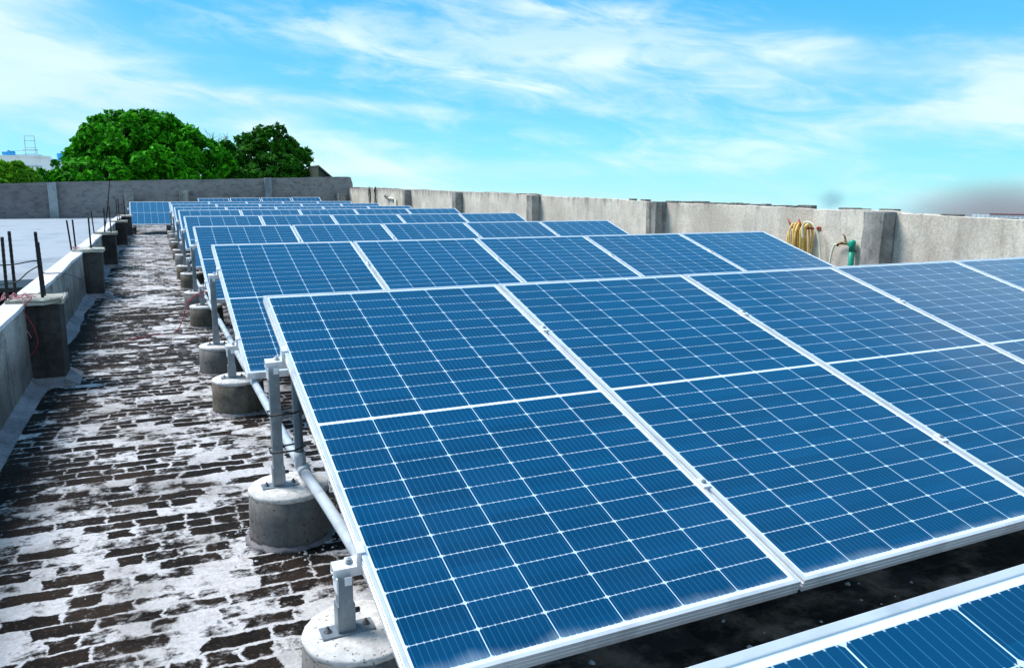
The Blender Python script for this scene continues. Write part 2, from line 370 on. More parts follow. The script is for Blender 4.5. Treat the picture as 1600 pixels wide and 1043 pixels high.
def tag(o, label=None, cat=None, group=None, kind=None):
    if label: o['label'] = label
    if cat: o['category'] = cat
    if group: o['group'] = group
    if kind: o['kind'] = kind
    return o
def empty(name, loc=(0, 0, 0), **k):
    o = bpy.data.objects.new(name, None); o.empty_display_size = .1; C.objects.link(o); o.location = loc
    return tag(o, **k)
def copy_tree(o, parent=None):
    c = o.copy(); C.objects.link(c); c.parent = parent
    for ch in list(o.children): copy_tree(ch, c)
    return c
def bez(pts, n=24):                   # Catmull-Rom through points
    P = [Vector(p) for p in pts]; P = [2 * P[0] - P[1]] + P + [2 * P[-1] - P[-2]]; out = []
    for i in range(1, len(P) - 2):
        for k in range(n):
            u = k / n; p0, p1, p2, p3 = P[i - 1:i + 3]
            out.append(.5 * ((2 * p1) + (p2 - p0) * u + (2 * p0 - 5 * p1 + 4 * p2 - p3) * u * u + (3 * p1 - p0 - 3 * p2 + p3) * u ** 3))
    return out + [P[-2]]

# ------------------------------------------------------------------ setting
def wx(y): return -1.175 + .0135 * y            # inner face of the left parapet
# roof floor
b = MB(); N = 60
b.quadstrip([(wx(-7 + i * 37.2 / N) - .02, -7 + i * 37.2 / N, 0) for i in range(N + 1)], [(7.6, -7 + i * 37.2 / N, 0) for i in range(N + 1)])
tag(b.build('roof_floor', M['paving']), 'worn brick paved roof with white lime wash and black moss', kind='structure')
b = MB(); b.box((-1.30, -7.0, -6), (7.75, 30.4, -.012))
tag(b.build('roof_slab', M['dark_wall']), 'dark body of the building below the roof', kind='structure')
b = MB(); b.lathe([(140, -6.4), (140, -6.0)], (0, 0, 0), 64)
tag(b.build('ground', M['ground']), 'dry ground around the buildings', kind='structure')

# ---------------- left parapet
def ptop(y): return .545 - .0012 * y
lp = empty('parapet_wall', (wx(6), 6, 0), label='low plastered parapet wall with whitewashed top along the left edge of the roof', cat='wall')
off = Vector((wx(6), 6, 0))
ys = [-7 + i * .35 for i in range(int(26.2 / .35) + 1)]
rows = []
for y in ys:
    j = rng.uniform(-.004, .004); x = wx(y) + j; zt = ptop(y) - .02
    rows.append([Vector((x, y, 0.0)) - off, Vector((x - .006, y, zt)) - off, Vector((x - .115, y, zt)) - off, Vector((x - .115, y, -2.5)) - off])
wall = MB().solid_rows(rows).build('wall_body', M['plaster_left'], lp)
rows = []
for y in ys:
    j = rng.uniform(-.007, .007); x = wx(y); zt = ptop(y); k = rng.uniform(-.006, .004)
    rows.append([Vector((x + .005 + j, y, zt - .024)) - off, Vector((x + .003 + j, y, zt + k)) - off, Vector((x - .118, y, zt + .005)) - off, Vector((x - .124 + j, y, zt - .03)) - off])
MB().solid_rows(rows).build('coping', M['lime'], lp)
rows = []
for y in ys:
    j = rng.uniform(-.022, .022); x = wx(y)
    rows.append([Vector((x - .004, y, -.004)) - off, Vector((x - .004, y, .055 + j * .4)) - off, Vector((x + .03, y, .028)) - off, Vector((x + .082 + j, y, .006)) - off, Vector((x + .085 + j, y, -.004)) - off])
MB().solid_rows(rows).build('mortar_fillet', M['fillet'], lp)
piers = [(2.45, .19, .26), (6.88, .19, .28), (10.6, .185, .3), (15.24, .20, .3), (18.66, .22, .3)]
rebars = {0: [((3, 370), (11, 462)), ((14, 361), (25, 466)), ((55, 362), (66, 457)), ((59, 378), (69, 455))],
          1: [((104, 344), (112, 392)), ((113, 343), (119, 393)), ((138, 340), (143, 396))],
          2: [((142, 329), (147, 363)), ((162, 325), (164, 362)), ((170, 322), (172, 345))],
          3: [((181, 312), (183, 340)), ((184, 310), (186, 338))],
          4: [((193, 311), (195, 334))]}
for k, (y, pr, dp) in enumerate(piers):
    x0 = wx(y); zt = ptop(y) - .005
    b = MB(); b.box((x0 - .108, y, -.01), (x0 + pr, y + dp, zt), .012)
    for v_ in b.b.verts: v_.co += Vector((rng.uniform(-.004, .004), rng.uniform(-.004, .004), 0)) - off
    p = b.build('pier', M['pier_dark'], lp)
    b = MB(); b.box((x0 - .10, y - .022, zt - .004), (x0 + pr + .022, y + dp + .02, zt + .030), .008)
    bmesh.ops.subdivide_edges(b.b, edges=b.b.edges[:], cuts=2, use_grid_fill=True)
    for v_ in b.b.verts: v_.co += Vector((rng.uniform(-.012, .012), rng.uniform(-.012, .012), rng.uniform(-.008, .008))) - off
    b.build('cap', M['cap'], p)
    b = MB(); b.solid_rows([[Vector((x0 + dx_, yy, zz)) - off for (yy, zz) in ((y - .085, -.004), (y - .08, .006), (y + .004, .05), (y + .004, -.004))] for dx_ in (-.01, pr * .5, pr + .05)])
    b.solid_rows([[Vector((xx, y + dy_, zz)) - off for (xx, zz) in ((x0 + pr - .004, -.004), (x0 + pr - .004, .05), (x0 + pr + .075, .006), (x0 + pr + .08, -.004))] for dy_ in (-.07, dp * .6, dp + .05)])
    b.build('mortar_skirt', M['fillet'], p)
    for i, (pt_, pb) in enumerate(rebars[k]):
        yy = y + (.08 if i % 2 == 0 else .17)
        A = at(*pt_, yy); B = at(*pb, yy); B.z = min(B.z, zt + .02); dn = (B - A).normalized(); B2 = B + dn * .1
        b = MB(); n_ = 30; pts = [A.lerp(B2, q / n_) - off for q in range(n_ + 1)]
        rr_ = .009 if k == 0 and i != 3 else .0085
        b.tube(pts, .008, 8, True, [rr_ * (1.0 + .14 * (q % 2)) for q in range(n_ + 1)])
        b.build('rebar', M['rebar'], p)
b = MB(); A = at(171, 283, 10.7); B = at(163, 363, 10.7)
tag(b.tube([A, A.lerp(B, .5) + Vector((.012, 0, 0)), B], .009, 8).build('iron_rod', M['rebar']), 'long thin dark rod leaning above the third pier of the left parapet', 'rod')

# wires on the parapet
def wire(name, pts, r, mat, label, cat='wire', group=None, n=16):
    return tag(MB().tube(bez(pts, n), r, 6).build(name, mat), label, cat, group)
zc = ptop(2.5) + .035
wire('black_cable', [at(-20, 415, 2.5), at(20, 413, 2.55), at(60, 408, 2.62), at(66, 426, 3.2), at(100, 427, 4.2), atx(122, 434, wx(6) + .04), at(128, 437, 6.86)], .0045, M['black'], 'thin black cable strung from the rods of the nearest pier to the next pier')
wire('black_wire', [at(-10, 446, 2.5), at(25, 440, 2.55), at(45, 424, 2.55), at(66, 412, 2.6)], .004, M['black'], 'short slanting black cord tied between the nearest upright rods')
wire('red_wire', [(-1.15, 2.40, zc), (-1.10, 2.425, zc + .005), at(37, 483, 2.40), at(52, 510, 2.40), at(59, 535, 2.42), at(52, 550, 2.43), at(41, 562, 2.44)], .0028, M['red_wire'], 'thin red wire looping down the dark face of the nearest parapet pier')
wire('twisted_string', [(-1.13, 2.40, zc), at(29, 486, 2.42), at(34, 505, 2.43), at(45, 520, 2.44), at(49, 528, 2.44)], .0022, M['pink_rag'], 'short pale string hanging beside the red wire on the nearest pier', 'string')
b = MB()
for i in range(14):
    a = at(rng.uniform(4, 46), rng.uniform(455, 466), 2.55); a.z = ptop(2.5) + rng.uniform(.004, .05)
    c_ = a + Vector((rng.uniform(-.05, .05), rng.uniform(-.06, .06), 0)); c_.z = ptop(2.5) + rng.uniform(.003, .03)
    mid_ = (a + c_) / 2 + Vector((0, 0, rng.uniform(.0, .03)))
    b.tube(bez([a, mid_, c_], 5), .0035, 5)
tag(b.build('wire_scraps', M['pink_rag']), 'tangle of faded pink and red wire scraps on the whitewashed parapet top', 'wire')
for (px, py, yy, lab) in ((118, 394, 6.95, 'small pink scrap by the rods on the second parapet pier'), (184, 337, 15.4, 'small pink scrap near the far end of the left parapet')):
    a = at(px, py, yy); a.z = ptop(yy) + .012
    b = MB()
    for i in range(5):
        e = a + Vector((rng.uniform(-.05, .05), rng.uniform(-.05, .05), rng.uniform(0, .04)))
        b.tube(bez([a, (a + e) / 2 + Vector((0, 0, .02)), e], 4), .006, 5)
    tag(b.build('plastic_scrap', M['pink_rag']), lab, 'scrap')

# ---------------- right parapet
RX = 7.5
prof = [(-7, .86), (0, .93), (1.6, .975), (3.08, 1.005), (3.10, 1.03), (7.56, 1.065), (12.2, 1.12), (16.85, 1.155), (22.0, 1.20), (30, 1.245)]
def rtop(y):
    for (a, za), (c_, zc_) in zip(prof, prof[1:]):
        if a <= y <= c_: return za + (zc_ - za) * (y - a) / (c_ - a)
    return prof[-1][1]
rw = empty('boundary_wall', (RX, 10, 0), label='grey beige plastered boundary wall with square piers along the right side of the roof', cat='wall')
off = Vector((RX, 10, 0)); rows = []
y = -7.0; walk = 0
while y < 30.0:
    walk = max(-.02, min(.02, walk + rng.uniform(-.009, .009))); z_ = rtop(y) + walk * .8
    rows.append([Vector((RX, y, 0)) - off, Vector((RX - .002, y, z_ - .008)) - off, Vector((RX + .02, y, z_)) - off, Vector((RX + .20, y, z_ - .01 + rng.uniform(-.01, .01))) - off, Vector((RX + .2, y, -3)) - off])
    y += .13
MB().solid_rows(rows).build('wall_body', M['plaster_right'], rw)
for k, y in enumerate((3.1, 7.56, 12.18, 16.85, 21.44, 26.2)):
    b = MB(); z_ = rtop(y + .1) - .006
    b.box((RX - .21, y, -.01), (RX + .003, y + .28, z_), .01)
    bmesh.ops.subdivide_edges(b.b, edges=[e for e in b.b.edges if e.calc_length() > .2], cuts=5, use_grid_fill=True)
    for v_ in b.b.verts: v_.co += Vector((rng.uniform(-.005, .005), rng.uniform(-.005, .005), rng.uniform(-.004, .004))) - off
    if k != 5: b.build('pier', M['pier_right'], rw)
# broken brick course on top: every so often a flat brick bit
runs = [(29.8, 23.2, .75, 'brick_red'), (21.3, 19, .2, 'brick_red'), (16.6, 11.8, .75, 'brick_red'), (11.5, 8.2, .25, 'moss_stone'), (7.4, 3.15, .85, 'moss_stone'), (3.0, -3, .45, 'moss_stone')]
for key, nm in (('brick_red', 'broken_brick_course'), ('moss_stone', 'mossy_mortar_course')):
    b = MB()
    for (a, e, dens, kk) in runs:
        if kk != key: continue
        y = e
        while y < a:
            L_ = rng.uniform(.10, .34)
            if rng.random() < dens:
                h_ = rng.uniform(.008, .030); z_ = rtop(y + L_ / 2); x0 = RX - .001 + rng.uniform(0, .05)
                b.box((x0, y, z_ - .03), (x0 + rng.uniform(.08, .13), y + L_ * .96, z_ + h_), .004)
            y += L_
    for v_ in b.b.verts: v_.co -= off
    b.build(nm, M[key], rw)

# hose on its bracket, tap and pipe
hy = 4.45; hz = .84 + .0 + .006
b = MB(); hx = RX
P1 = atx(1280, 357, hx - .005)
brk = empty('hose_bracket', (hx, P1.y, P1.z), label='rusty red steel bracket with upturned prongs fixed to the right wall', cat='bracket')
o_ = Vector((hx, P1.y, P1.z))
bar = [Vector((hx - .012, P1.y - .02, P1.z)), at(1238, 357, 4.42 + .0)]
xb = hx - .28
A0 = Vector((hx - .0, P1.y, P1.z - .01)); 
def at_x(px, py, x): return atx(px, py, x)
q1 = at_x(1237, 355, hx - .22); q0 = at_x(1231, 346, hx - .22)
MB().tube([p - o_ for p in (Vector((hx, P1.y, P1.z)), Vector((hx - .11, P1.y + .16, P1.z)), q1)], .013, 8).build('arm', M['rust_red'], brk)
MB().tube([p - o_ for p in (q1, q0 + Vector((0, 0, .03)))], .011, 8).build('prong', M['rust_red'], brk)
q2 = at_x(1252, 356, hx - .16); q3 = at_x(1248, 345, hx - .16)
MB().tube([p - o_ for p in (q2, q3 + Vector((0, 0, .02)))], .011, 8).build('prong', M['rust_red'], brk)
MB().box((-.012, -.03, -.024), (.004, .03, .024), .003).build('wall_plate', M['rust_red'], brk)
b = MB(); top_z = q1.z + .035
for i in range(15):
    px = 1239 + i * 1.9 + rng.uniform(-1, 1)
    xx = hx - .20 + i * .009; c1 = at_x(px, 352, xx); c1.z = top_z + rng.uniform(-.01, .015)
    bot = .30 + rng.uniform(-.05, .10); w_ = rng.uniform(.03, .07)
    c1a = c1 + Vector((-.03, .0, 0))
    pts = [c1 + Vector((-w_, 0, -.02)) + Vector((0, 0, bot - c1.z)) * f + Vector((-.02 * math.sin(f * 3), .025 * math.sin(f * 3 + i), 0)) for f in (1, .7, .4, .1)]
    pts += [c1 + Vector((0, 0, .012))]
    pts += [c1 + Vector((w_ * .6, 0, -.02)) + Vector((0, 0, bot - c1.z)) * f + Vector((.015 * math.sin(f * 3), -.02 * math.sin(f * 3 + i), 0)) for f in (.1, .4, .7, 1)]
    mid_ = (pts[0] + pts[-1]) / 2 + Vector((0, 0, -.06)); pts = [mid_] + pts + [mid_]
    b.tube(bez(pts, 6), .0125, 7)
hs = empty('garden_hose', (hx - .15, P1.y + .2, .3), label='coiled yellow hose hanging from the red wall bracket', cat='hose')
for v_ in b.b.verts: v_.co -= Vector(hs.location)
b.build('coil', M['hose_yellow'], hs)
lp_ = [at_x(1254, 372, hx - .17), at_x(1254, 354, hx - .17), at_x(1260, 347, hx - .15), at_x(1268, 349, hx - .13), at_x(1275, 359, hx - .11), at_x(1280, 376, hx - .09), at_x(1281, 392, hx - .08), at_x(1282, 412, hx - .08), at_x(1281, 430, hx - .08)]
MB().tube([p - Vector(hs.location) for p in bez(lp_, 10)], .0135, 8).build('loose_loop', M['hose_white'], hs)
lp_ = [at_x(1239, 358, hx - .22), at_x(1237, 368, hx - .22), at_x(1237, 384, hx - .22), at_x(1238, 410, hx - .22)]
MB().tube([p - Vector(hs.location) for p in bez(lp_, 8)], .0125, 8).build('outer_loop', M['hose_white'], hs)
# tap
T = atx(1332, 380, hx - .06)
tap = empty('water_tap', (T.x, T.y, 0), label='green standpipe with a brass tap against the right wall', cat='tap')
to = Vector((T.x, T.y, 0))
b = MB(); b.tube([(0, 0, 0), (0, 0, T.z - .03)], .034, 14); b.build('pipe', M['green_pipe'], tap)
b = MB(); b.lathe([(.038, T.z - .10), (.040, T.z - .02), (.040, T.z + .015), (.030, T.z + .035), (.010, T.z + .042)], (0, 0, 0), 16); b.tube([(0, 0, T.z - .01), (0, .06, T.z - .01)], .026, 12); b.build('elbow_joint', M['green_pipe'], tap)
MB().tube([(0, -.055, T.z - .09), (.02, -.03, T.z - .09), (.05, 0, T.z - .09)], .012, 8).build('pipe_clip', M['bolt'], tap)
b = MB(); b.tube([(0, .06, T.z - .005), (0, .17, T.z - .01)], .018, 10); b.tube([(0, .11, T.z - .02), (0, .11, T.z + .04)], .014, 8); b.tube([(0, .17, T.z - .008), (0, .21, T.z - .02), (0, .235, T.z - .045)], .016, 10); vl = b.build('valve', M['brass'], tap)
b = MB(); b.tube([(0, .11, T.z + .035), (.0, .125, T.z + .075), (0, .15, T.z + .10)], .010, 8); b.build('handle', M['brass'], vl)
S0 = to + Vector((0, .235, T.z - .03))
wire('tap_hose', [S0, S0 + Vector((-.01, .03, -.01)), S0 + Vector((-.02, .06, -.12)), S0 + Vector((-.03, .08, -.35)), S0 + Vector((-.05, .10, -.60))], .013, M['hose_white'], 'thin cream hose running down from the brass tap', 'hose')
# far small tap and dark cables
T2 = atx(618, 311, hx - .05)
tp = empty('garden_tap', (T2.x, T2.y, 0), label='small white standpipe with a dark tap far along the right wall', cat='tap')
MB().tube([(0, 0, 0), (0, 0, T2.z)], .035, 10).build('pipe', M['hose_white'], tp)
MB().tube([(0, 0, T2.z), (0, 1.0, T2.z + .03)], .03, 10).build('branch', M['hose_white'], tp)
MB().tube([(0, .9, T2.z + .02), (-.03, 1.15, T2.z + .09)], .05, 8).build('valve', M['bolt'], tp)
for px_, w_, lab in ((576, .05, 'left of two dark cable bundles hanging down the far right wall'), (585, .07, 'right of two dark cable bundles hanging down the far right wall')):
    b = MB()
    for i in range(4):
        A = atx(px_ + i * 1.1, 292, hx - .03); ys_ = [A.z, A.z - .2, A.z - .5, A.z - .95, .02]
        b.tube(bez([Vector((hx - .03 - .01 * i, A.y + rng.uniform(-.12, .12), z_)) for z_ in ys_], 6), .013, 6)
    tag(b.build('cable_bundle', M['black']), lab, 'cables')

# ---------------- back wall
def bz(x): return 1.34 + (x + 5.1) * .0285
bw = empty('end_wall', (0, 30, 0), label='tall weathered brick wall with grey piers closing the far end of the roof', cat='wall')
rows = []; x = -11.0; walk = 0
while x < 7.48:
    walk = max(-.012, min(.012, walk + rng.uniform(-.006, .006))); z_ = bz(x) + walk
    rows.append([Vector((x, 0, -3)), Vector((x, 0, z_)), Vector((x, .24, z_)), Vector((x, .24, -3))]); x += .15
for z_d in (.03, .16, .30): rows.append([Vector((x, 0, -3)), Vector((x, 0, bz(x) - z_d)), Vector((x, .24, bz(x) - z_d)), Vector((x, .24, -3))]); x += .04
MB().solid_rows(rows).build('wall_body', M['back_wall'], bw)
def bpier(pl, pr_, ptop_, dep, mat):
    A = at(pl, ptop_, 30 - dep); B = at(pr_, ptop_, 30 - dep)
    b = MB(); b.box((A.x, -dep, -.9), (B.x, .003, A.z), .015); b.build('pier', mat, bw)
bpier(73, 87, 285, .22, M['pier_far']); bpier(413, 424, 277.5, .16, M['pier_far'])
bpier(194, 208, 302, .45, M['pier_right']); bpier(280, 294, 298, .45, M['pier_right'])
bpier(529, 540, 302, .5, M['pier_right'])

# ---------------- neighbour's roof beyond the left parapet
nb = empty('neighbouring_roof', (-6, 20, 0), label='whitewashed neighbouring roof with rounded blue grey edge beyond the left parapet', cat='building')
prof_n = [(11.6, -.42), (11.1, -.38), (10.85, -.28), (10.85, -.16), (11.05, -.07), (11.5, .0), (12.2, .04), (13.4, .07), (15, .08), (29.97, .10)]
b = MB(); xs = [-30, -20, -12, -8, -5, -3, -1.9, -1.32]
rowsn = [[Vector((x + 6, y - 20, z)) for (y, z) in prof_n] + [Vector((x + 6, 9.97, -.42 + 0 * x))] for x in xs]
rowsn = [[Vector((x + 6, y - 20, z)) for (y, z) in prof_n] + [Vector((x + 6, 9.97, -.42))] for x in xs]
b.solid_rows(rowsn); nr = b.build('roof_surface', M['roof_white'], nb)
MB().box((-24, -8.6, -6), (4.6, 9.9, -.424)).build('wall', M['tar'], nb)
MB().box((-24, -27, -6), (4.62, -8.61, -2.2)).build('lower_terrace', M['tar'], nb)  # dark slab added so the gap below the roof stays in shade

# ------------------------------------------------------------------ solar panels
TILT = .2755
def panel_proto():
    r = empty('solar_panel', (0, 0, 0), cat='solar panel', group='blue framed solar panels in rows on the roof')
    g = MB(); g.box((LIP - .004, -(PL - LIP + .004), -.012), (PW - LIP + .004, -(LIP - .004), -.0025)); g.build('cell_glass', M['cells'], r)
    f = MB(); D = .038
    for lo, hi in (((0, -PL, -D), (LIP, 0, 0)), ((PW - LIP, -PL, -D), (PW, 0, 0)), ((LIP, -LIP, -D), (PW - LIP, 0, 0)), ((LIP, -PL, -D), (PW - LIP, -PL + LIP, 0))):
        f.box(lo, hi, .0012)
    for i in range(2):    # extrusion grooves on the outer faces
        z0 = -.012 - i * .011
        f.box((-.0012, -PL + .001, z0 - .003), (.002, -.001, z0), 0); f.box((.002, -PL - .0012, z0 - .003), (PW - .002, -PL + .002, z0), 0)
    f.build('frame', M['alu'], r)
    k = MB(); k.box((.3, -.55, -.034), (.75, -.35, -.0135), .003); k.build('junction_box', M['black'], r)
    return r
def clamp_mesh():
    c = MB(); c.box((-.005, -.022, -.030), (.005, .022, .002)); c.box((-.014, -.022, .0018), (.014, .022, .0058), .001); return c
proto = panel_proto()
cproto = clamp_mesh().build('mid_clamp', M['white_steel'], None)
bproto = MB().lathe([(.0075, .005), (.0075, .010), (.006, .0125), (.003, .0125)], (0, 0, 0), 10).build('bolt', M['steel'], cproto)
rowsP = [(0, 0.0, -2.795, 0.0, 2), (1, 0, 0, 0, 5), (2, .0145, 2.881, .0174, 5), (3, .0537, 5.942, .009, 5), (4, .0935, 8.968, .0156, 5), (5, .1379, 12.019, .0174, 5),
         (6, .1776, 15.202, -.0076, 5), (7, .2202, 18.212, -.0058, 5), (8, .2939, 21.745, -.0106, 6)]
ordn = ['leftmost', 'second from the left', 'third from the left', 'fourth from the left', 'rightmost']
rown = ['cropped row nearest the camera', 'large front row', 'second full row', 'third full row', 'fourth full row', 'fifth full row', 'sixth full row', 'seventh full row', 'eighth full row']
used = [False]
H = .84; PITCH = 1.06; G = .013
RAILS = (.50, 1.60)
def slope(s, dz=0.0):     # point on the tilted plane s metres below the top edge, dz along its normal
    return Vector((0, -s * math.cos(TILT) - dz * math.sin(TILT), -s * math.sin(TILT) + dz * math.cos(TILT)))
def put_panel(x, y, z, label, tilt=TILT, clamps=True, mat=None):
    if used[0]: o = copy_tree(proto)
    else: o = proto; used[0] = True
    o.location = (x, y, z); o.rotation_euler = (tilt, 0, 0); o['label'] = label
    if clamps: clamped.append(o)
    return o
clamped = []
allp = []
for (k, rx, ry, rz, n) in rowsP:
    for i in range(n):
        j = i - 1 if k == 8 else i
        if k == 8:
            nm = ['small leftmost panel reaching over the walkway in the eighth full row', 'second from the left in the eighth full row', 'third from the left in the eighth full row', 'third from the right in the eighth full row', 'second from the right in the eighth full row', 'rightmost in the eighth full row'][i]
            lab = 'blue solar panel, ' + nm
        elif k == 0: lab = ['blue solar panel cut off by the lower right corner of the photo', 'blue solar panel beyond the right edge of the nearest row'][i]
        else: lab = 'blue solar panel, %s in the %s from the camera' % (ordn[i], rown[k].replace('large front row', 'large first row'))
        allp.append((rx + G / 2 + j * PITCH, ry, H + rz, lab, i < n - 1))
for i, (x, y, z, lab, cl_) in enumerate(allp):
    if 'beyond the right' in lab: continue
    put_panel(x, y, z, lab, TILT, cl_ or 'cut off' in lab)
for i in range(4):
    put_panel(1.38 + i * 1.05 * 1.04, 27.2, .85 + .011 * i, 'dark blue solar panel, %s in the short far row' % ['leftmost', 'second from the left', 'third from the left', 'rightmost'][i], R(21), i < 3)
for o in clamped:
    for s in RAILS:
        c = copy_tree(cproto, o); c.location = (PW + G / 2, -s, 0)
bpy.data.objects.remove(bproto); bpy.data.objects.remove(cproto)

# ------------------------------------------------------------------ racks, footings
gr_f = 'concrete footings in line under the panel rows'
def cyl_footing(x, y, zt, r, label, dark, seed):
    rr = random.Random(seed)
    b = MB(); seg = 40
    pr = [(r * 1.02, -.01), (r * 1.015, .03), (r * 1.0, zt * .5), (r * .985, zt - .018)]
    b.lathe(pr, (0, 0, 0), seg, .0022)
    e = empty('concrete_footing', (x, y, 0), label=label, cat='footing', group=gr_f)
    b.build('block', M['footing_dark' if dark else 'footing'], e)
    b = MB(); b.lathe([(r * .984, zt - .019), (r * .985, zt - .006), (r * .965, zt), (r * .5, zt + .002)], (0, 0, 0), seg, .0018); b.build('top_screed', M['footing_top'], e)
    b = MB(); ring = []
    pr2 = [(r * 1.01, -.003), (r * 1.01, .016), (r * 1.07, .006), (r * 1.15, -.003)]
    b.lathe(pr2, (0, 0, 0), seg, .006); b.build('mortar_skirt', M['fillet'], e)
    return e
def rack(k, rx, ry, rz, n, x_left, x_right, label):
    r = empty('panel_rack', (rx, ry, 0), label=label, cat='rack', group='galvanised steel racks carrying the panel rows')
    o = Vector((rx, ry, 0))
    for s in RAILS:
        c = slope(s, -.038) + Vector((0, 0, H + rz))
        # open C-section rail running along x, with lips
        Mx = Matrix.Translation(Vector((0, c.y, c.z))) @ Matrix.Rotation(TILT, 4, 'X')
        b = MB(); w_ = .034; h_ = .030; t_ = .003
        b.box((x_left, -w_ / 2, -t_), (x_right, w_ / 2, -.0008), 0, Mx); b.box((x_left, -w_ / 2, -h_), (x_right, -w_ / 2 + t_, -t_), 0, Mx)
        b.box((x_left, w_ / 2 - t_, -h_), (x_right, w_ / 2, -t_), 0, Mx)
        b.box((x_left, -w_ / 2 + t_, -h_), (x_right, -w_ / 2 + .012, -h_ + t_), 0, Mx); b.box((x_left, w_ / 2 - .012, -h_), (x_right, w_ / 2 - t_, -h_ + t_), 0, Mx)
        rl = b.build('rail', M['white_steel'], r)
        # end clamp + bolt at the left
        b = MB(); xe = .0 if k != 8 else -PITCH
        b.box((xe - .026, -.02, -.001), (xe + .008, .02, .002), 0, Mx); b.box((xe - .004, -.02, .002), (xe + .0085, .02, .041), 0, Mx); b.box((xe - .004, -.02, .0405), (xe + .017, .02, .0435), 0, Mx)
        cl2 = b.build('end_clamp', M['white_steel'], r)
        b = MB(); b.lathe([(.010, 0), (.010, .004), (.007, .0045), (.007, .012), (.004, .013)], (0, 0, 0), 8)
        bmesh.ops.transform(b.b, matrix=Mx @ Matrix.Translation((xe - .018, 0, .001)), verts=b.b.verts[:]); b.build('bolt', M['steel'], cl2)
        for px_ in ([-.034] if k != 8 else [-PITCH - .034, -.034]) + ([2.65, 5.28] if k else []):
            zt = .195 if px_ < 1 else .02
            topz = c.z - h_ - .001 if s < 1 else c.z - h_
            yc = c.y - .006
            b = MB(); pw, pd, tt = .036, .036, .004
            b.box((px_ - pw / 2, yc - pd / 2, zt + .004), (px_ + pw / 2, yc - pd / 2 + tt, topz))              # web facing the camera
            b.box((px_ - pw / 2, yc - pd / 2 + tt, zt + .004), (px_ - pw / 2 + tt, yc + pd / 2, topz))
            b.box((px_ + pw / 2 - tt, yc - pd / 2 + tt, zt + .004), (px_ + pw / 2, yc + pd / 2, topz))
            p = b.build('post', M['steel'], r)
            b = MB(); b.box((px_ - .062, yc - .028, zt), (px_ + .070, yc + .026, zt + .0045), .001)
            b.box((px_ + pw / 2, yc - .02, zt + .0045), (px_ + pw / 2 + .004, yc + .022, zt + .075)); b.box((px_ - pw / 2 - .004, yc - .02, zt + .0045), (px_ - pw / 2, yc + .022, zt + .075))
            bp = b.build('base_plate', M['steel'], p)
            if px_ < 1:
                for bx_ in (px_ - .044, px_ + .052):
                    q = MB().lathe([(.010, zt + .004), (.010, zt + .006), (.0065, zt + .0065), (.0065, zt + .012), (.0035, zt + .0125), (.0035, zt + .018), (.003, zt + .019)], (bx_, yc, 0), 10).build('bolt', M['bolt'], bp)
                b = MB(); b.tube([(px_ + pw / 2 - .01, yc - .004, zt + .05), (px_ + pw / 2 + .018, yc - .004, zt + .05)], .007, 8); b.build('bolt', M['bolt'], bp)
            # bracket between post and rail
            b = MB(); b.box((px_ - pw / 2 - .004, yc - .021, topz - .035), (px_ - pw / 2, yc + .022, topz + .006)); b.box((px_ - .002, yc - pd / 2 - .003, topz - .016), (px_ + .016, yc - pd / 2 - .0005, topz + .006), .001)
            b.build('bracket', M['white_steel'], p)
    return r
rowlab = ['nearest cropped row', 'first full row', 'second full row', 'third full row', 'fourth full row', 'fifth full row', 'sixth full row', 'seventh full row', 'eighth full row']
for (k, rx, ry, rz, n) in rowsP:
    if k == 0: continue
    xl = -.060 if k != 8 else -PITCH - .060
    rack(k, rx, ry, rz, n, xl, 5.33, 'silvery steel rails and posts carrying the %s of solar panels' % rowlab[k])
    for s, nm in ((RAILS[1], 'front'), (RAILS[0], 'rear')):
        y = ry + slope(s).y; dark = (k, nm) in ((2, 'front'), (3, 'front'), (4, 'rear'), (4, 'front'), (6, 'front'), (5, 'rear'), (7, 'rear'))
        lab = '%s concrete footing under the %s left post of the %s' % ('dark mossy' if dark else 'pale grey', nm, rowlab[k])
        r_ = .140 + .008 * rng.random(); xo = rx - .005
        if (k, nm) == (1, 'front'): r_ = .143; xo = .0
        if (k, nm) == (1, 'rear'): r_ = .146; xo = .0
        f = cyl_footing(xo, y, .193, r_, lab, dark, k * 10 + len(nm)); f.rotation_euler.z = rng.uniform(0, 6)
    if k == 8:
        for s, nm in ((RAILS[1], 'front'), (RAILS[0], 'rear')):
            cyl_footing(rx - PITCH, ry + slope(s).y, .193, .14, 'dark footing under the %s post of the small panel reaching over the walkway' % nm, True, 99)
r0 = rack(0, 0, -2.795, 0, 1, -.085, 1.3, 'steel rails under the nearest cropped solar panel')

# conduit beside the front rows
cn = empty('conduit_pipe', (.06, 0, .24), label='grey plastic conduit running along the footings with an upright branch at the rear post', cat='pipe')
o_ = Vector((.06, 0, .24))
MB().tube([p - o_ for p in bez([(.066, 3.2, .235), (.062, 1.5, .238), (.060, .4, .236), (.058, -.42, .240)], 6)], .019, 14).build('pipe_run', M['pvc'], cn)
MB().tube([p - o_ for p in bez([(.058, -.50, .238), (.075, -1.1, .235), (.10, -2.4, .215)], 6)], .0195, 14).build('pipe_run', M['pvc'], cn)
MB().tube([p - o_ for p in bez([(.045, -.462, .62), (.046, -.463, .45), (.047, -.464, .275)], 6)], .0165, 12).build('riser', M['pvc_dark'], cn)
b = MB(); b.tube([p - o_ for p in bez([(.058, -.40, .240), (.056, -.455, .242), (.058, -.51, .239)], 4)], .0235, 14); b.tube([p - o_ for p in bez([(.050, -.463, .25), (.047, -.464, .31)], 3)], .021, 12); b.build('tee_joint', M['pvc'], cn)
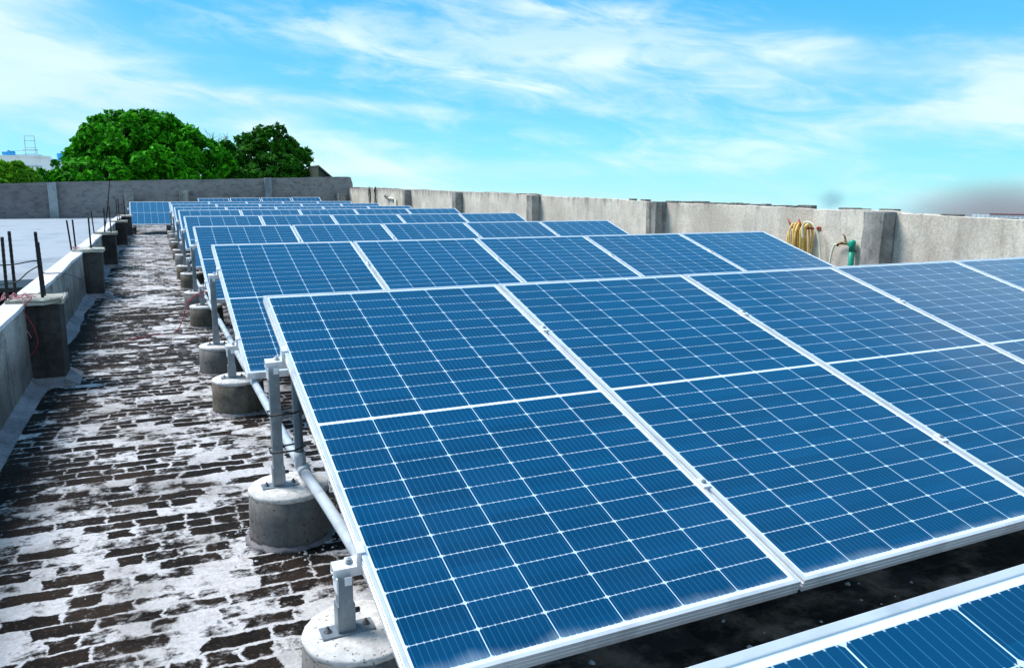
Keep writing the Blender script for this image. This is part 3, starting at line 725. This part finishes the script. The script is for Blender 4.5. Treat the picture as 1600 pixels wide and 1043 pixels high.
for z_ in (.335, .475):
    b = MB(); yc = -.49
    ring = [(-.060, -.517, z_), (.02, -.520, z_), (.066, -.485, z_ + .002), (.066, -.440, z_ + .002), (.02, -.445, z_), (-.060, -.455, z_), (-.062, -.517, z_)]
    b.tube([Vector(p) - o_ for p in ring], .0035, 6); b.build('strap', M['black'], cn)
b = MB()
for i in range(5):
    a = Vector((.045 + rng.uniform(-.02, .02), -.46 + rng.uniform(-.02, .02), .60)); e = a + Vector((rng.uniform(-.02, .02), rng.uniform(-.03, .03), .07))
    b.tube(bez([a, (a + e) / 2 + Vector((.02, 0, 0)), e], 4), .004, 5)
tag(b.build('wire_tails', M['rust_red']), 'rust red wire tails coming out of the upright conduit by the rear post', 'wire')
# second conduit of row 2/3 and its red wires
cn2 = tag(MB().tube([(.07, 6.2, .23), (.068, 4.4, .23), (.07, 3.4, .235)], .018, 12).build('conduit_pipe', M['pvc']), 'grey conduit length between the second and third full rows', 'pipe')
wire('red_wire', [at(322, 458, 4.42), at(316, 463, 4.30), at(306, 461, 4.28), at(298, 468, 4.28), at(292, 474, 4.26), Vector((-.22, 4.2, .012)), Vector((-.45, 4.0, .012)), Vector((-.62, 3.85, .012))], .004, M['red_wire'], 'loose red wire trailing from the pale footing of the third full row onto the walkway')
wire('red_wire', [at(324, 456, 4.42), at(312, 457, 4.30), at(302, 463, 4.28), at(296, 472, 4.27)], .004, M['red_wire'], 'short red wire curled against the pale footing of the third full row')

# small chips and pebbles on the floor
b = MB()
def chip(x, y, s):
    n_ = 6; base = [b.b.verts.new((x + s * math.cos(a_) * rng.uniform(.6, 1), y + s * math.sin(a_) * rng.uniform(.6, 1), -.001)) for a_ in [2 * math.pi * q / n_ for q in range(n_)]]
    tp_ = b.b.verts.new((x + rng.uniform(-.3, .3) * s, y, s * rng.uniform(.5, .9)))
    for q in range(n_): b.b.faces.new((base[q], base[(q + 1) % n_], tp_))
for i in range(420):
    chip(rng.uniform(-.9, .35), rng.uniform(-2.6, 9), rng.choice([.003, .004, .005, .008]))
for i in range(110):
    a_ = rng.uniform(0, 6.28); rr_ = rng.uniform(.15, .24); chip(rr_ * math.cos(a_), -.48 + rr_ * math.sin(a_), rng.choice([.004, .006, .009]))
for i in range(160):
    chip(rng.uniform(.5, 3.2), rng.uniform(-2.2, -1.0), rng.choice([.006, .009, .014]))
for (x, y, s) in ((-.30, -1.02, .013), (-.13, -.92, .012), (-.34, -1.0, .006)): chip(x, y, s)
tag(b.build('stone_chips', M['stone'], recalc=True), 'small pale stone chips scattered over the roof floor', kind='stuff')

# ------------------------------------------------------------------ trees and far things
def crown_mesh(lobes, n, size, mat, name, parent, seed, flat=.35, core=True):
    r = np.random.default_rng(seed)
    w = np.array([l[3] * l[4] for l in lobes]); w = w / w.sum(); idx = r.choice(len(lobes), n, p=w)
    L = np.array(lobes)
    dvec = r.normal(size=(n, 3)); dvec /= np.linalg.norm(dvec, axis=1)[:, None]
    # clumps: pull the directions toward a set of random clump centres per lobe
    ncl = 44; cc = r.normal(size=(len(lobes), ncl, 3)); cc /= np.linalg.norm(cc, axis=2)[:, :, None]
    pick = cc[idx, r.integers(0, ncl, n)]
    dvec = pick + dvec * .20; dvec /= np.linalg.norm(dvec, axis=1)[:, None]
    rad = 1 - np.abs(r.normal(0, .10, n)); rad *= 1 + .09 * np.sin(pick[:, 0] * 9 + pick[:, 2] * 7)
    deep = r.random(n) < .22; rad[deep] *= r.uniform(.35, .95, deep.sum())
    P = L[idx, :3] + dvec * rad[:, None] * np.stack([L[idx, 3], L[idx, 3] * .8, L[idx, 4]], 1)
    nrm = dvec + r.normal(0, .75, (n, 3)) + np.array([0, 0, .45]); nrm /= np.linalg.norm(nrm, axis=1)[:, None]
    a = np.cross(nrm, r.normal(size=(n, 3))); a /= np.linalg.norm(a, axis=1)[:, None]; bb = np.cross(nrm, a)
    s = size * r.uniform(.55, 1.5, n)[:, None]
    V = np.stack([P - a * s, P - bb * s * .48 + nrm * s * .12, P + a * s, P + bb * s * .48 + nrm * s * .12], 1).reshape(-1, 3)
    F = np.arange(n * 4).reshape(-1, 4)
    me = bpy.data.meshes.new(name); me.vertices.add(n * 4); me.vertices.foreach_set('co', V.ravel())
    me.loops.add(n * 4); me.loops.foreach_set('vertex_index', F.ravel().astype(np.int32))
    me.polygons.add(n); me.polygons.foreach_set('loop_start', (np.arange(n) * 4).astype(np.int32)); me.polygons.foreach_set('loop_total', np.full(n, 4, np.int32))
    me.update(); me.validate(); me.materials.append(mat)
    o = bpy.data.objects.new(name, me); C.objects.link(o); o.parent = parent; return o
def limbs(base, lobes, r0, off, seed):
    rr = random.Random(seed); b = MB(); fork = base + Vector((0, 0, (min(l[2] for l in lobes) - base.z) * .75))
    b.tube([base - off, base.lerp(fork, .5) + Vector((rr.uniform(-.15, .15), 0, 0)) - off, fork - off], r0, 10, True, [r0 * 1.35, r0, r0 * .8])
    for l in lobes:
        e = Vector(l[:3]); m_ = fork.lerp(e, .5) + Vector((rr.uniform(-.3, .3), rr.uniform(-.3, .3), .25))
        b.tube([p - off for p in bez([fork, m_, e], 5)], .1, 7, True, [r0 * .55 * (1 - .8 * q / 10) for q in range(11)])
        for _ in range(3):
            e2 = e + Vector((rr.uniform(-1, 1) * l[3] * .7, rr.uniform(-1, 1) * l[3] * .6, rr.uniform(.1, .8) * l[4]))
            b.tube([m_ - off, m_.lerp(e2, .6) + Vector((0, 0, .1)) - off, e2 - off], .04, 5, True, [r0 * .2, r0 * .12, r0 * .04])
    return b
def tree(name, Y, lobes_px, base_px, n, size, mat, label, r0, seed):
    s_ = (Vector((0, Y, 0)) - Vector((0, CAM.y, 0))).length / FPX / .93      # metres a pixel at this depth
    lobes = []
    for (px, py, rx_, ry_, dy_) in lobes_px:
        p = at(px, py, Y + dy_); k = s_ * (Y + dy_ - CAM.y) / (Y - CAM.y); lobes.append((p.x, p.y, p.z, rx_ * k, ry_ * k))
    bp = at(base_px, 300, Y); base = Vector((bp.x, Y, -6.0))
    e = empty(name, base, label=label, cat='tree')
    limbs(base, lobes, r0, base, seed).build('trunk', M['bark'], e)
    lo2 = [(l[0] - base.x, l[1] - base.y, l[2] - base.z, l[3], l[4]) for l in lobes]
    crown_mesh(lo2, n, size, mat, 'crown', e, seed); return e
tree('spreading_tree', 42, [(232, 228, 52, 44, 0), (180, 226, 44, 40, -.6), (150, 256, 36, 36, 0), (102, 279, 30, 24, .3), (88, 284, 16, 14, .2), (285, 246, 46, 40, -.4), (324, 262, 38, 36, .2), (215, 270, 60, 44, -1.6), (160, 290, 60, 36, -1.4), (270, 290, 60, 38, -1.4), (250, 205, 34, 24, .4), (162, 205, 24, 18, .4), (205, 200, 30, 22, .2), (130, 242, 17, 14, 0)], 215, 44000, .15, M['leaf'], 'big rounded bright green tree behind the end wall', .3, 3)
tree('dark_leafy_tree', 44, [(420, 226, 26, 23, 0), (457, 247, 22, 21, .2), (396, 252, 27, 26, -.3), (436, 268, 38, 24, -1), (466, 264, 17, 22, .3), (384, 222, 15, 12, .3), (410, 205, 14, 9, 0), (434, 204, 11, 9, 0), (478, 244, 12, 10, 0), (400, 278, 40, 22, -1), (448, 226, 15, 12, .2)], 430, 11500, .135, M['leaf_dark'], 'darker green tree with ragged crown behind the right part of the end wall', .22, 11)
tree('shaded_bushy_tree', 47, [(358, 246, 16, 20, 0), (368, 268, 22, 24, 0), (344, 268, 20, 20, 0), (352, 232, 9, 9, 0)], 360, 6500, .14, M['leaf_dark'], 'small dark tree filling the gap between the two larger trees', .15, 21)  # same deep green leaves as the ragged tree
tree('yellow_green_tree', 34, [(-10, 282, 30, 22, 0), (22, 276, 22, 17, .2), (45, 282, 15, 13, 0), (28, 263, 8, 8, 0), (4, 268, 16, 12, 0)], 5, 7500, .12, M['leaf_yellow'], 'yellow green tree top above the left end of the end wall', .18, 31)
tree('low_bush_tree', 44.5, [(497, 276, 10, 9, 0), (505, 282, 12, 8, 0), (488, 280, 9, 8, 0)], 500, 1600, .12, M['leaf_yellow'], 'little green tree top beside the dark gable at the right end of the end wall', .08, 41)
# bare twigs between the trees
b = MB(); Y = 48
root = at(338, 262, Y)
for i in range(26):
    tx, ty = rng.choice([(rng.uniform(318, 336), rng.uniform(203, 226)), (rng.uniform(340, 358), rng.uniform(206, 226))])
    e = at(tx, ty, Y + rng.uniform(-.5, .5)); m_ = at((tx + 338) / 2 + rng.uniform(-5, 5), 236 + rng.uniform(-5, 5), Y)
    b.tube(bez([root, m_, e], 6), .012, 4, True, [.03 * (1 - .8 * q / 12) for q in range(13)])
    for _ in range(2):
        a_ = m_.lerp(e, rng.uniform(.4, .9)); b.tube([a_, a_ + Vector((rng.uniform(-.25, .25), 0, rng.uniform(.05, .3)))], .009, 4)
b.tube([(root.x, Y, -6), root], .06, 6)
tag(b.build('bare_tree', M['bark']), 'leafless thin branches rising between the two big trees', 'tree')
# dark gable roof behind the end wall
gb = empty('gabled_shed', at(508, 285, 40), label='small dark gable roof peeping over the right end of the end wall', cat='building')
o_ = Vector(gb.location); A = at(498, 258, 40); B = at(519, 276, 40); D = at(486, 292, 40)
b = MB(); b.solid_rows([[Vector((A.x, y, A.z)) - o_, Vector((B.x + .3, y, B.z - .25)) - o_, Vector((B.x + .3, y, B.z - .33)) - o_, Vector((A.x, y, A.z - .10)) - o_] for y in (40, 43)])
b.build('roof', M['tile_dark'], gb)
b = MB(); b.solid_rows([[Vector((A.x, y, A.z - .12)) - o_, Vector((B.x + .1, y, B.z - .3)) - o_, Vector((B.x + .1, y, -6)) - o_, Vector((A.x, y, -6)) - o_] for y in (40.15, 42.9)])
b.build('wall', M['tile_dark'], gb)
# white building with tanks, far left
Y = 75
L0 = at(-60, 247, Y); L1 = at(77, 246, Y)
wb = empty('white_building', (L1.x - 4, Y, -6), label='large white building far behind the left end of the end wall', cat='building')
o_ = Vector(wb.location)
MB().box((L0.x - o_.x, 0, 0), (L1.x - o_.x, 9, L1.z + 6), .0).build('wall', M['far_white'], wb)
q = at(76, 244, Y - .05); 
MB().box((L0.x - o_.x, -.12, L1.z + 6 + .003), (L1.x - o_.x + .1, .25, L1.z + 6 + .12)).build('coping', M['far_white'], wb)
gq = at(30, 259, Y); gq2 = at(66, 258, Y)
MB().box((gq.x - o_.x, -.06, gq.z + 6 - .06), (gq2.x - o_.x, .0 - .003, gq.z + 6 + .02)).build('ledge', M['far_grey'], wb)
L2 = at(79, 252, Y + 6); L3 = at(125, 254, Y + 6)
ab = empty('lower_building', (L2.x, Y + 6, -6), label='lower pale building between the white building and the big tree', cat='building')
MB().box((0, 0, 0), (L3.x - L2.x, 7, L2.z + 6)).build('wall', M['far_white'], ab)
MB().box((0, -.1, L2.z + 6.003), (L3.x - L2.x, .2, L2.z + 6.1)).build('coping', M['far_grey'], ab)
T = at(97, 248, Y + 7.5); tr_ = .42
tk = empty('water_tank', (T.x, T.y, L2.z), label='upright blue water tank with a dark lid beside the big tree', cat='water tank')
k_ = (Y + 7.5 - CAM.y) / FPX / .9
MB().lathe([(.34, 0), (.36, .1), (.40, .35), (.42, .62), (.40, .78), (.22, .88), (.13, .90)], (0, 0, 0), 20).build('body', M['blue_tank'], tk)
MB().lathe([(.12, .90), (.12, .98), (.05, 1.02)], (0, 0, 0), 12).build('lid', M['far_grey'], tk)
T = at(14, 243, Y + 1)
t2 = empty('water_tank', (T.x, T.y, L1.z + .12), label='low blue water tank lying on the roof of the white building at the far left', cat='water tank')
b = MB(); b.tube([(-.48, 0, .2), (-.44, 0, .2), (.44, 0, .2), (.48, 0, .2)], .2, 16, True, [.13, .2, .2, .13]); b.build('body', M['blue_tank'], t2)
MB().lathe([(.09, .39), (.09, .44), (.03, .45)], (0, 0, 0), 12).build('lid', M['blue_tank'], t2)
# metal frame tower
F0 = at(49, 247, Y + 1); sx = (Y + 1 - CAM.y) / FPX / .93
ft = empty('roof_frame', (F0.x, F0.y, L1.z + .12), label='thin grey metal frame tower on the roof of the white building', cat='frame')
def bar(name, pts, r_): MB().tube(pts, r_, 5).build(name, M['far_grey'], ft)
hh_ = 24 * sx; ww = 5.5 * sx
for s1 in (-1, 1): bar('upright', [(s1 * ww, 0, 0), (s1 * ww * .95, 0, hh_)], .028)
for f_ in (.99, .76, .42, .28, .12): bar('crossbar', [(-ww, 0, hh_ * f_), (ww, 0, hh_ * f_)], .026)
bar('crossbar', [(-ww * 1.5, 0, hh_ * .3), (ww * 1.5, 0, hh_ * .3)], .03)
bar('upright', [(ww * 1.5, 0, 0), (ww * .9, 0, hh_ * .5)], .024)
MB().box((-17 * sx, -.1, .0), (12 * sx, .1, .10)).build('platform', M['far_grey'], ft)
MB().box((-16 * sx, -.03, .42), (-5 * sx, .0, .45)).build('handrail', M['far_grey'], ft)

# balustraded building behind the right wall and made-up volumes for blurred smudges
Y0 = 14.0
def rp(px, py, dist):
    v = ray(px, py).normalized(); return CAM + v * dist
D_ = 22
A = rp(1515, 341, D_); B = rp(1640, 346, D_)
db = empty('balustrade', (A.x, A.y, 0), label='small pale balustrade showing just above the right wall at the edge of the photo', cat='balustrade')
o_ = Vector(db.location); dirv = (B - A); n_ = 17
topz = A.z + .075
def seg_box(p, q_, w_, z0, z1, nm, mat, par):
    dd = (q_ - p); dd.z = 0; L_ = dd.length; ang = math.atan2(dd.y, dd.x)
    b = MB(); Mx = Matrix.Translation(Vector((p.x, p.y, 0)) - o_) @ Matrix.Rotation(ang, 4, 'Z'); b.box((0, -w_ / 2, z0), (L_, w_ / 2, z1), 0, Mx); return b.build(nm, mat, par)
seg_box(A, B, .12, A.z - .5, A.z - .06, 'base', M['far_white'], db)
for i in range(n_):
    p = A.lerp(B, (i + .5) / n_); q_ = p + dirv.normalized() * .075
    seg_box(p, q_, .08, A.z - .06, topz + .02, 'baluster', M['far_white'], db)
seg_box(A.lerp(B, .25), B, .10, topz + .021, topz + .05, 'top_rail', M['brick_red'], db)
seg_box(A, B, .3, -6, A.z - .501, 'wall', M['far_white'], db)

def smudge(name, px, py, dist, rx_, rz_, col, dens, label):
    c = rp(px, py, dist)
    b = MB(); bmesh.ops.create_icosphere(b.b, subdivisions=4, radius=1.0)
    m = bpy.data.materials.new(name + '_volume'); m.use_nodes = True; t = NT(m.node_tree); t.n.clear()
    o3 = t.obj(); ln = t.n.new('ShaderNodeVectorMath'); ln.operation = 'LENGTH'; t.put(ln.inputs[0], o3)
    f = t.step(ln.outputs['Value'], .98, .0)
    nz = t.step(t.noise(o3, 1.6, 3, .5), .25, .7, .6, 1.2)
    pv = t.n.new('ShaderNodeVolumePrincipled'); t.put(pv.inputs['Density'], t.m('MULTIPLY', t.m('MULTIPLY', f, nz), dens)); t.put(pv.inputs['Color'], (*col, 1))
    out = t.n.new('ShaderNodeOutputMaterial'); t.l.new(pv.outputs[0], out.inputs['Volume'])
    o = b.build(name, m); o.location = c; o.scale = (rx_, rx_, rz_); return tag(o, label, kind='stuff')
smudge('smoke', 1575, 342, 40, 5.6, 2.2, (.66, .50, .52), .44, 'soft brown grey smoke hanging over the right end of the boundary wall')
smudge('smoke', 1300, 312, 30, .62, .50, (.25, .36, .6), .9, 'small bluish puff of smoke above the boundary wall near the hose')
